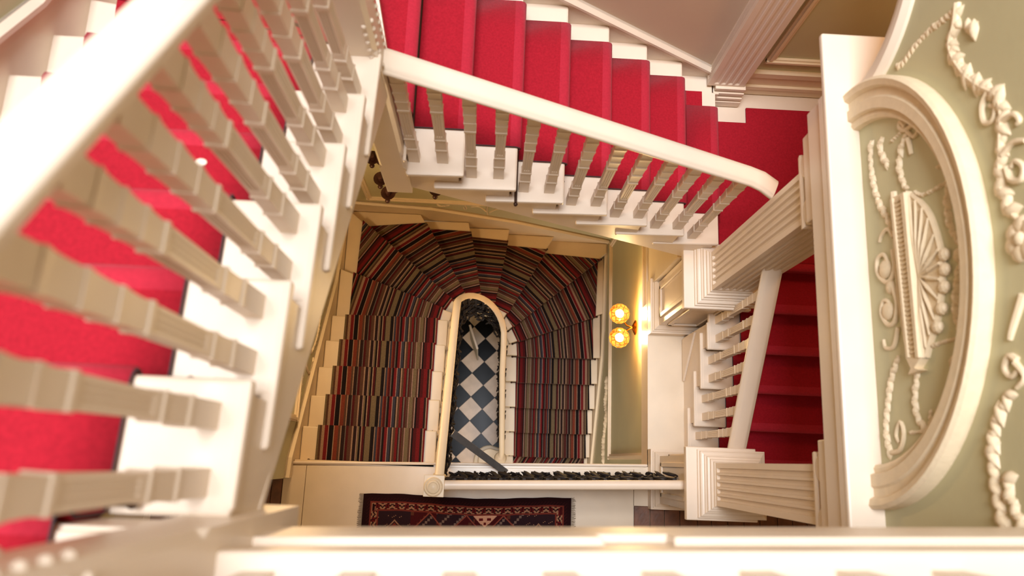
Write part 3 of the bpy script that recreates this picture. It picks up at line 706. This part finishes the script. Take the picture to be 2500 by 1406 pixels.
for zz, poly in ((Z(dL(6)), [(-.66, 1.30), (-1.37, 1.29), (-1.37, 1.56), (-.66, 1.45)]), (Z(dL(7)), [(-.66, 1.42), (-1.37, 1.54), (-1.37, 1.94), (-.64, 1.53)]), (Z(dL(8)), [(-.64, 1.48), (-1.37, 1.9), (-1.37, 2.32), (-1.07, 2.32), (-.6, 1.62)]), (Z(3.0), [(-.60, 1.58), (-1.09, 2.32), (-.66, 2.32), (-.49, 1.6)])):
    MB().prism(poly, zz, zz+.014).build('winder_pile', REDC, cl, bevel=.005)
for z0, z1, a, b in ((Z(dL(7)), Z(dL(6)), (-1.37, 1.555), (-.66, 1.445)), (Z(dL(8)), Z(dL(7)), (-1.37, 1.95), (-.64, 1.51)), (Z(3.0), Z(dL(8)), (-1.08, 2.33), (-.58, 1.60)), (Z(3.17), Z(3.0), (-.66, 2.31), (-.47, 1.56))):
    d = Vector((b[0]-a[0], b[1]-a[1])).normalized(); n = Vector((-d.y, d.x))*.016
    MB().prism([(a[0]+n.x, a[1]+n.y), (b[0]+n.x, b[1]+n.y), (b[0]-n.x*.6, b[1]-n.y*.6), (a[0]-n.x*.6, a[1]-n.y*.6)], z0, z1+.014).build('riser_pile', REDC, cl, bevel=.006)
# rods of the red carpets
def rod(p, q, par, r=.007):
    m = MB().tube([p, q], r, 8)
    d = (Vector(q)-Vector(p)).normalized()
    for e, s in ((Vector(p), -1), (Vector(q), 1)): m.ball(e+d*s*.008, .012, 8, 6)
    return m.build('stair_rod', ROD, par, smooth=50)
for i in range(-2, 5):
    x, z = xA(i)+.004, Z(dA(i+1))+.028; rod((x, 1.475 if i != 0 else 1.275, z), (x, 2.33, z), ca)
for k in range(-1, 5): rod((-1.40, yL(k)+.004, Z(dL(k+1))+.026), (xLe(yL(k))-.175, yL(k)+.004, Z(dL(k+1))+.026), cl)

# ------------------------------------------------------------------ striped horseshoe stair
O = {}; I = {}                                 # carpet nosing points: outer, inner
for k in range(0, 6): O[k] = (-1.195, .197+.238*(k-1)); I[k] = (-.412, .197+.238*(k-1)+.004)
for k, p in zip(range(6, 14), [(-1.194, 1.561), (-1.184, 2.10), (-.615, 2.160), (-.198, 2.15), (.167, 2.129), (.572, 2.113), (1.146, 2.088), (1.128, 1.514)]): O[k] = p
for k, p in zip(range(6, 14), [(-.385, 1.279), (-.318, 1.396), (-.212, 1.487), (-.073, 1.528), (.064, 1.495), (.195, 1.430), (.262, 1.332), (.325, 1.215)]): I[k] = p
for k in range(14, 22): O[k] = (1.137+.008*(k-14), 1.098-.255*(k-14)); I[k] = (.336+.008*(k-14), 1.088-.255*(k-14))
def hit(p, d):
    best = 9
    for (q, v, ax) in ((WX+.022, d[0], 0), (EX-.022, d[0], 0), (NY-.022, d[1], 1)):
        if abs(v) > 1e-6:
            t = (q-p[ax])/v
            if 1e-6 < t < best: best = t
    return (p[0]+d[0]*best, p[1]+d[1]*best)
TO = {}; TI = {}
for k in O:
    d = (Vector(O[k])-Vector(I[k])).normalized(); TO[k] = hit(O[k], d)
    TI[k] = tuple(Vector(I[k])-d*(.085 if 6 <= k <= 13 else (.085 if k < 6 else .115)))
st = thing('staircase', 'cream horseshoe winding staircase under striped carpet in the lower well', 'staircase', (0, 1.2, 0))
def offs(p, q, e):        # shift the segment p-q by e along its left normal
    d = (Vector(q)-Vector(p)).normalized(); n = Vector((-d.y, d.x))*e
    return tuple(Vector(p)+n), tuple(Vector(q)+n)
CT = {}
for k in range(1, 20):
    bo, bi = TO[k-1], TI[k-1]
    poly = [bi, bo]
    for c in ((WX+.022, NY-.022), (EX-.022, NY-.022)):
        if (k == 7 and c[0] < 0 and TO[7][1] > 2.2 and abs(TO[7][0]-c[0]) > .02) or (k == 8 and c[0] < 0 and TO[7][1] < NY-.04) or (k == 13 and c[0] > 0 and abs(TO[12][0]-c[0]) > .02) or (k == 12 and c[0] > 0 and abs(TO[12][0]-c[0]) <= .02 and TO[12][1] < NY-.04): poly.append(c)
    poly += [TO[k], TI[k]]
    # extend back a little under the riser above
    cx = sum(p[0] for p in poly)/len(poly); cy = sum(p[1] for p in poly)/len(poly)
    b0, b1 = offs(bi, bo, .02)
    if (Vector(b0)-Vector((cx, cy))).length < (Vector(bi)-Vector((cx, cy))).length: b0, b1 = offs(bi, bo, -.02)
    poly[0], poly[1] = b0, (bo if k in (7, 8, 13) else b1)
    z = Z(dS(k))
    MB().prism(poly, z-.034, z).build('tread', CREAM, st, bevel=.008)
    f0, f1 = TI[k], TO[k]
    r0, r1 = offs(f0, f1, .03); s0, s1 = offs(f0, f1, .05)
    if (Vector(r0)-Vector((cx, cy))).length > (Vector(f0)-Vector((cx, cy))).length: r0, r1 = offs(f0, f1, -.03); s0, s1 = offs(f0, f1, -.05)
    MB().prism([r0, r1, s1, s0], Z(dS(k+1)), z-.03).build('riser', CREAM, st)
r0, r1 = offs(TI[0], TO[0], .0); MB().prism([TI[0], TO[0], (TO[0][0], TO[0][1]-.02), (TI[0][0], TI[0][1]-.02)], Z(dS(1)), Z(5.57)).build('riser', CREAM, st)
# curtail steps with rounded ends
for k, r in ((20, .14), (21, .19)):
    c = (.115, .0-.01*(k-20)); yn = O[k-1][1]-.30
    poly = [(EX-.02, yn), (EX-.02, O[19][1]+.05)]+[(c[0]+r*math.cos(a), c[1]+r*math.sin(a)) for a in [math.pi/2+math.pi*q/14 for q in range(15)]]
    MB().prism(poly, Z(dS(k))-.16, Z(dS(k))).build('curtail_step', CREAM, st, bevel=.01)
# inner string following the well
IP = [(-.325, -.03), (-.325, .4), (-.325, .8)]+[TI[k] for k in range(5, 15)]+[TI[k] for k in range(15, 20)]
ID = [5.55+.0, 5.95, 6.2]+[dS(k) for k in range(5, 20)]
sec = []
for k, (p, d) in enumerate(zip(IP, ID)):
    q = IP[min(k+1, len(IP)-1)]; o = IP[max(k-1, 0)]; t = Vector((q[0]-o[0], q[1]-o[1])).normalized(); n = Vector((-t.y, t.x))
    if n.dot(Vector((-.04, .7))-Vector(p)) < 0: n = -n
    a = Vector(p)+n*.005; b = Vector(p)+n*.03
    sec.append([(a.x, a.y, Z(d)-.04), (b.x, b.y, Z(d)-.04), (b.x, b.y, Z(d)-.30), (a.x, a.y, Z(d)-.30)])
MB().loft(sec).build('string', CREAM, st)

# striped carpet
B = lambda *c: lin(*c)
DK, BK, RD, OR, TN, OL, SL, MR, BR, PK, GY = B(46, 31, 28), B(32, 24, 23), B(114, 31, 32), B(122, 56, 40), B(158, 126, 102), B(116, 98, 72), B(60, 58, 66), B(80, 28, 28), B(88, 60, 46), B(170, 134, 120), B(108, 96, 86)
SEQ0 = [(RD, .010), (TN, .006), (DK, .012), (RD, .022), (MR, .018), (BK, .010), (PK, .006), (BR, .010), (OL, .022), (PK, .004), (BR, .014), (MR, .008), (GY, .008), (DK, .006), (RD, .014), (BR, .012), (TN, .008), (BK, .006), (SL, .016), (PK, .004), (RD, .016), (BK, .012), (GY, .006), (MR, .014), (OR, .008), (SL, .012), (TN, .005), (BK, .020),
       (OL, .030), (DK, .006), (MR, .012), (TN, .006), (BK, .012), (OL, .010), (PK, .004), (DK, .018), (TN, .008), (BR, .020), (MR, .014), (GY, .005), (DK, .020), (TN, .006), (BR, .012), (OR, .022), (TN, .005), (BK, .026), (PK, .004), (RD, .020), (TN, .016), (BR, .012), (OL, .010), (BK, .014)]
SEQ = [(c, w_*.80/sum(q for _, q in SEQ0)) for c, w_ in SEQ0]
def stripes(u0, u1):
    tot = sum(w_ for _, w_ in SEQ); u = -tot; out = []
    while u < u1:
        for c, w_ in SEQ:
            if u+w_ > u0 and u < u1: out.append((max(u, u0), min(u+w_, u1), c))
            u += w_
    return out
def clip(poly, n, c, keep_less):
    out = []
    for i in range(len(poly)):
        a, b = poly[i], poly[(i+1) % len(poly)]; da = a[0]*n[0]+a[1]*n[1]-c; db = b[0]*n[0]+b[1]*n[1]-c
        if not keep_less: da, db = -da, -db
        if da <= 1e-9: out.append(a)
        if (da < -1e-9 and db > 1e-9) or (da > 1e-9 and db < -1e-9):
            t = da/(da-db); out.append((a[0]+(b[0]-a[0])*t, a[1]+(b[1]-a[1])*t))
    return out
sc = thing('stair_carpet', 'multicoloured striped carpet runner round the lower horseshoe stairs', 'stair carpet', (0, 1.3, Z(7)))
m = MB()
for k in range(1, 20):
    f_i, f_o, b_i, b_o = Vector(I[k]), Vector(O[k]), Vector(I[k-1]), Vector(O[k-1])
    fd = (f_o-f_i).normalized(); bd = (b_o-b_i).normalized()
    mdir = (fd*.72+bd*.28).normalized()
    if k == 19: mdir = Vector((.86, -.5)).normalized()
    nrm = Vector((-fd.y, fd.x)); cen = (f_i+f_o+b_i+b_o)/4
    if nrm.dot(cen-f_i) > 0: nrm = -nrm           # points forward (down the stairs)
    fe_i, fe_o = f_i+nrm*.012, f_o+nrm*.012
    poly = [tuple(b_i), tuple(b_o), tuple(fe_o), tuple(fe_i)]
    z = Z(dS(k))+.011; zn = Z(dS(k+1))+.004
    off = Vector(I[k]).dot(mdir)
    us = [p[0]*mdir[0]+p[1]*mdir[1]-off for p in poly]
    edge = min((f_i).dot(mdir)-off, (b_i).dot(mdir)-off)
    # the outer edge keeps in register with the inner edge on straight flights
    rise = []
    for u0, u1, c in stripes(min(us)-.001, max(us)+.001):
        q = clip(clip(poly, mdir, u1+off, True), mdir, u0+off, False)
        if len(q) >= 3: m.add([(x, y, z) for x, y in q], [list(range(len(q)))], c)
        # nosing and riser
        e0 = (fe_i.dot(mdir)-off); e1 = (fe_o.dot(mdir)-off)
        t0 = (u0-e0)/(e1-e0); t1 = (u1-e0)/(e1-e0); t0, t1 = max(0, min(t0, t1)), min(1, max(t0, t1))
        if t1 > t0+1e-5:
            pa, pb = fe_i.lerp(fe_o, t0), fe_i.lerp(fe_o, t1)
            ra, rb = pa-nrm*.028, pb-nrm*.028
            vs = [(pa.x, pa.y, z), (pb.x, pb.y, z), (pb.x, pb.y, z-.03), (pa.x, pa.y, z-.03), (ra.x, ra.y, z-.05), (rb.x, rb.y, z-.05), (rb.x, rb.y, zn), (ra.x, ra.y, zn)]
            m.add(vs, [[0, 1, 2, 3], [3, 2, 5, 4], [4, 5, 6, 7]], c)
m.build('pile', STRIPE, sc, recalc=False)
for k in range(1, 20):
    for a, b in ((I[k-1], I[k]), (O[k-1], O[k])):
        pass
for k in range(0, 19):
    f_i, f_o = Vector(I[k]), Vector(O[k]); d = (f_o-f_i).normalized(); n = Vector((-d.y, d.x))
    if k < 19 and n.dot((Vector(I[k+1])+Vector(O[k+1]))/2-f_i) < 0: n = -n
    zz = Z(dS(k+1))+.022
    a = f_i+n*(-.004)-d*.035; b = f_o-n*.004+d*.035
    rod((a.x, a.y, zz), (b.x, b.y, zz), sc, .006)

# ------------------------------------------------------------------ iron balustrade of the horseshoe stair
ib = thing('iron_balustrade', 'dark scrolled iron balustrade with cream oval handrail round the open well', 'balustrade', (-.02, .6, Z(7)))
RP = [(-.235, -.09, 4.62), (-.232, .2, 4.83), (-.2285, .6, 5.11), (-.2255, .98, 5.40)]
for k in range(1, 16):
    a = math.pi*(1-k/16); RP.append((-.03+.196*math.cos(a), 1.10+.205*math.sin(a), 5.45+(6.93-5.45)*(k/16)))
RP += [(.168, 1.02, 6.98), (.170, .80, 7.15), (.188, .5, 7.38), (.205, .2, 7.62), (.212, .09, 7.70), (.206, .03, 7.73)]
OV = [(.028*math.cos(2*math.pi*i/14), .024*math.sin(2*math.pi*i/14)) for i in range(14)]
sweep([(x, y, Z(d)) for x, y, d in RP], OV).build('handrail', CREAM, ib, smooth=60)
MB().lathe([(.01, -.03), (.05, -.026), (.062, 0), (.05, .026), (.01, .03)], (.200, .03, Z(7.74)), 18).build('volute', CREAM, ib, smooth=60)
def iron_panel_mesh(w_, h):
    m = MB(); P = lambda s, z, e=0: (s, e, z)
    m.box(-.009, .009, -.009, .009, 0, h)
    for sg in (-1, 1):
        sp = []
        for q in range(26):
            a = q/25*math.pi*3.2; r = .055*(1-q/25*.8); sp.append((sg*(.012+r*math.sin(a)*.8+.02), h*.30+.22-r*math.cos(a)-.05))
        m.tube([P(s, z) for s, z in sp], .0085, 5)
        sp = [(sg*(.012+(.05*(1-q/20*.75))*math.sin(q/20*9)*.8+.018), h*.72-(.05*(1-q/20*.75))*math.cos(q/20*9)) for q in range(21)]
        m.tube([P(s, z) for s, z in sp], .0085, 5)
    for q in range(16):
        a = random.uniform(0, 6.28); c = P(random.uniform(-w_/2, w_/2), h*(.03+.82*q/16), random.uniform(-.03, .03))
        m.ball(c, random.uniform(.018, .046), 7, 4, (1.4, .28, .5), Matrix.Rotation(a, 3, 'Y') @ Matrix.Rotation(random.uniform(-.6, .6), 3, 'Z'))
    me = m.mesh('iron_panel'); me.materials.append(IRON); return me
IMS = [iron_panel_mesh(.12, .84) for _ in range(3)]
def place_iron(path, step, par, drop):
    acc = 0; cnt = 0
    for a, b in zip(path[:-1], path[1:]):
        A, Bq = Vector(a), Vector(b); L = (Bq.xy-A.xy).length; s = acc
        while s < L:
            p = A.lerp(Bq, s/L); ang = math.atan2((Bq-A).y, (Bq-A).x)
            inst('iron_panel', IMS[cnt % 3], (p.x, p.y, p.z-drop), par, ang); cnt += 1; s += step
        acc = s-L
place_iron([(x, y, Z(d)) for x, y, d in [(-.232, -.02, 4.68)]+RP[1:-2]], .065, ib, .905)
# bottom scroll bar under rail
sweep([(x, y, Z(d)-.80) for x, y, d in RP[:-1]], [(-.008, -.006), (.008, -.006), (.008, .006), (-.008, .006)]).build('bottom_bar', IRON, ib)
# landing balustrade
lb = thing('iron_balustrade', 'dark scrolled iron balustrade with white rail along the landing edge above the rug', 'balustrade', (.5, -.12, LZ))
ry = lambda x: -.149+.037*(x+.2)
sweep([(-.21, ry(-.21), Z(4.655)), (.5, ry(.5), Z(4.655)), (1.245, ry(1.245), Z(4.655))], OV).build('handrail', WHITE, lb, smooth=60)
place_iron([(-.15, ry(-.15)+.028, Z(4.69)), (1.22, ry(1.22)+.028, Z(4.69))], .07, lb, .855)
MB().prism([(-.18, ry(-.18)), (1.24, ry(1.24)), (1.24, ry(1.24)+.02), (-.18, ry(-.18)+.02)], LZ+.02, LZ+.035).build('bottom_bar', IRON, lb)
# newel with rosette cap
nw = thing('newel_post', 'cream newel post with round rosette cap at the landing corner by the rug', 'newel post', (-.262, -.155, LZ))
MB().stack([(0, LZ), (0, LZ+.12), (-.012, LZ+.13), (-.012, Z(4.66)), (0, Z(4.64)), (.004, Z(4.62)), (.004, Z(4.60))], -.262, -.155, .056, .058).build('post', CREAM, nw, bevel=.003)
MB().lathe([(.056, 0), (.056, .012), (.05, .02), (.044, .016), (.040, .018), (.036, .030), (.028, .034), (.022, .028), (.016, .032), (.004, .036)], (-.265, -.16, Z(4.60)), 28).build('rosette', CREAM, nw, smooth=30)
# diagonal stay
def barbox(p, q, wd, th):
    p, q = Vector(p), Vector(q); t = (q-p).normalized(); a = t.cross(Vector((0, 0, 1))).normalized(); b = t.cross(a)
    return MB().loft([[c+a*wd+b*th, c-a*wd+b*th, c-a*wd-b*th, c+a*wd-b*th] for c in (p, q)])
dbar = barbox((-.185, .165, Z(5.02)), (.19, -.078, LZ-.005), .024, .004).build('stay_bar', STEEL, lb, bevel=.002); dbar['label'] = 'grey flat steel bar slanting from rail to landing edge'

# ------------------------------------------------------------------ loose things
# rug
W_, L_ = 260, 90
rug = thing('rug', 'dark red patterned oriental rug with fringed ends on the lower landing', 'rug', (-.07, -.52, LZ))
m = MB(); ang = .022
def rc(i, j):       # pattern colour from cell
    u = i/W_; x = i; y = j
    Dk, Rd, Nv, Cr, Or_ = lin(38, 14, 16), lin(96, 24, 24), lin(46, 26, 30), lin(158, 114, 86), lin(128, 50, 36)
    ed = min(i, W_-1-i, j, L_-1-j)
    if ed < 9: return Dk if ed < 5 or (i+j) % 4 else lin(58, 20, 22)
    if ed < 11 or 18 <= ed < 20: return lin(116, 48, 38)
    if ed < 18:
        s = i if (j < 20 or j > L_-20) else j
        ph = (s % 12); yy = ed-11
        if abs(ph-6) <= 2 and 1 <= yy <= 5: return Rd if ph % 3 else Dk
        return Cr if (abs((s % 24)-12)-yy*1.6) % 7 < 4 else Dk
    cx = (i-20) % 44-22; cy = j-L_/2
    mj = (j-20)
    if i < 60 or i > W_-60:
        q = abs((i if i < 130 else W_-1-i)-40)+abs(j-46)*1.1
        if q < 14: return Or_ if int(q) % 4 < 2 else Rd
        if 16 < q < 18: return Cr
        return Cr if (i*7+j*13) % 61 < 4 and (i//3+j//3) % 3 == 0 else Nv
    d1 = abs(((i-130) % 64)-32)*.55-(mj*.75) 
    ctr = abs(i-152)+mj*1.1
    if ctr < 15: return Rd if (abs(i-147) < 3 and abs(mj-4) < 2) or (abs(i-157) < 3 and abs(mj-4) < 2) or (abs(i-152) < 2 and abs(mj-9) < 2) else lin(205, 150, 120)
    zz = (abs(((i-60) % 46)-23)-mj) % 24
    if zz < 1.6: return lin(140, 70, 54)
    if (i // 46+int((abs(((i-60) % 46)-23)-mj)//24)) % 2: return lin(70, 18, 20) if (i//4+j//4) % 5 else lin(92, 50, 36)
    return Nv if (i//3+j//3) % 6 else lin(120, 96, 84)
RX0, RX1, RY0, RY1 = -.80, .655, -.262, -.78
def rp(i, j):
    x = RX0+(RX1-RX0)*i/W_; y = RY0+(RY1-RY0)*j/L_
    y += .010*math.sin(i*.03+.5)+.0015*math.sin(i*.17) ; y += ang*(x-RX0)*.6
    return (x, y, LZ+.009+.003*math.sin(i*.05)*math.sin(j*.07))
vs = [rp(i, j) for j in range(L_+1) for i in range(W_+1)]
for j in range(L_):
    for i in range(W_): m.f.append([j*(W_+1)+i, (j+1)*(W_+1)+i, (j+1)*(W_+1)+i+1, j*(W_+1)+i+1]); m.c.append(rc(i, j))
m.v = vs
m.build('pile', RUGM, rug, recalc=False)
rim = [rp(i, 0) for i in range(0, W_+1, 10)]+[rp(W_, j) for j in range(10, L_+1, 10)]+[rp(i, L_) for i in range(W_-10, -1, -10)]+[rp(0, j) for j in range(L_-10, 0, -10)]
MB().add(rim+[(x, y, LZ) for x, y, z in rim], [[k, (k+1) % len(rim), len(rim)+(k+1) % len(rim), len(rim)+k] for k in range(len(rim))]).build('edge_binding', BIND, rug)
for s in (0, 1):
    m = MB()
    for k in range(120):
        x0, y0, z0 = rp(0 if s == 0 else W_, k*L_/120); ln = random.uniform(.022, .036)*(-1 if s == 0 else 1)
        m.tube([(x0, y0, LZ+.006), (x0+ln*.5, y0+random.uniform(-.002, .002), LZ+.004), (x0+ln, y0+random.uniform(-.004, .004), LZ+.003)], .0018, 4)
    m.build('fringe', FRINGE, rug)

# scrap on the upper flight
tag(MB().ball((-0.788, 0.754, Z(1.98)+.022), .011, 10, 6, (1.5, 1, .35)).build('paper_scrap', WHITE, smooth=60), 'tiny white scrap lying on the red carpet of the upper flight', 'scrap')
# wall lamp
lp = thing('wall_lamp', 'brass wall lamp with two glowing amber glass globes on the stairwell wall', 'wall lamp', (EX, 1.12, Z(6.15)))
m = MB().lathe([(.01, 0), (.06, 0), (.062, .008), (.045, .018), (.02, .03), (.008, .032)], (0, 0, 0), 22)
m.v = [(EX-c, 1.118+a, Z(6.16)+b) for a, b, c in m.v]; m.build('backplate', BRASS, lp, smooth=40)
for sy in (1, -1):
    gx, gy, gz = 1.09, 1.121+sy*.10, Z(6.12)
    MB().tube([(EX-.03, 1.118, Z(6.16)), (EX-.07, 1.118+sy*.02, Z(6.19)), (gx+.05, gy-sy*.03, Z(6.235)), (gx, gy, Z(6.215))], .008, 8).build('arm', BRASS, lp, smooth=50)
    pr = [(.018, -.085)]+[(.083*math.sin(t), -.083*math.cos(t)) for t in [.25+q*(2.55-.25)/14 for q in range(15)]]
    gl = MB(); n = 28
    secs = [[(gx+r*(1+.02*math.cos(14*2*math.pi*i/n))*math.cos(2*math.pi*i/n), gy+r*(1+.02*math.cos(14*2*math.pi*i/n))*math.sin(2*math.pi*i/n), gz+z) for i in range(n)] for r, z in pr]
    gl.loft(secs, False); go = gl.build('glass_globe', AMBER, lp, smooth=60)
    MB().ball((gx, gy, gz+.0), .036, 14, 10).build('bulb', BULB, go, smooth=60)
    point('lamp_light', (gx+.0, gy, gz+.058), 15, (1, .66, .30), .03)

# bronze chandelier glimpsed behind the corner newel
ch = thing('chandelier', 'dark bronze chandelier with dish arms, glimpsed behind the corner newel below', 'chandelier', (-.616, 2.02, Z(5.35)))
hub = (-.616, 2.02)
MB().lathe([(.01, -.10), (.035, -.08), (.05, -.03), (.03, .02), (.045, .06), (.02, .12), (.012, .2), (.008, .3), (.008, 2.27)], (hub[0], hub[1], Z(5.35)), 16).build('stem', BRONZE, ch, smooth=50)
for (x, y) in ((-.412, 1.92), (-.758, 1.873), (-.82, 1.98), (-.894, 2.14)):
    dx, dy = x-hub[0], y-hub[1]
    MB().tube([(hub[0], hub[1], Z(5.36)), (hub[0]+dx*.4, hub[1]+dy*.4, Z(5.43)), (hub[0]+dx*.8, hub[1]+dy*.8, Z(5.36)), (x, y, Z(5.3))], .012, 8).build('arm', BRONZE, ch, smooth=50)
    MB().lathe([(.012, -.06), (.02, -.03), (.03, -.012), (.05, .006), (.054, .012), (.04, .008), (.02, .0), (.018, .05), (.008, .055)], (x, y, Z(5.3)), 18).build('dish', BRONZE, ch, smooth=50)
    MB().ball((x-.01, y-.035, Z(5.36)), .02, 10, 8).build('finial', BRONZE, ch, smooth=50)

# narrow white panelled board standing on the tiles
bd = thing('panel_board', 'narrow white-edged grey board standing on the chequered floor', 'board', (-.15, 1.28, 0))
A0, A1 = Vector((-.19, 1.455)), Vector((-.092, 1.19))
dd = (A1-A0).normalized(); nn = Vector((dd.y, -dd.x))
if nn.x < 0: nn = -nn
cor = lambda e, t: tuple(A0.lerp(A1, t)+nn*e)
MB().prism([cor(0, 0), cor(0, 1), cor(.016, 1), cor(.016, 0)], 0.01, .95).build('board', GREYB, bd, bevel=.003)
MB().prism([cor(-.004, 0), cor(-.004, 1), cor(.020, 1), cor(.020, 0)], .95, .98).build('top_edge', WHITE, bd, bevel=.004)
m = MB()
for z0 in (.35, .62):
    q = []
    for k in range(15):
        a = 2*math.pi*k/14; p = A0.lerp(A1, .5+.26*math.cos(a))+nn*.018; q.append((p.x, p.y, z0+.1*math.sin(a)))
    m.tube(q, .009, 6)
m.build('loop_moulding', IRON, bd, smooth=50)
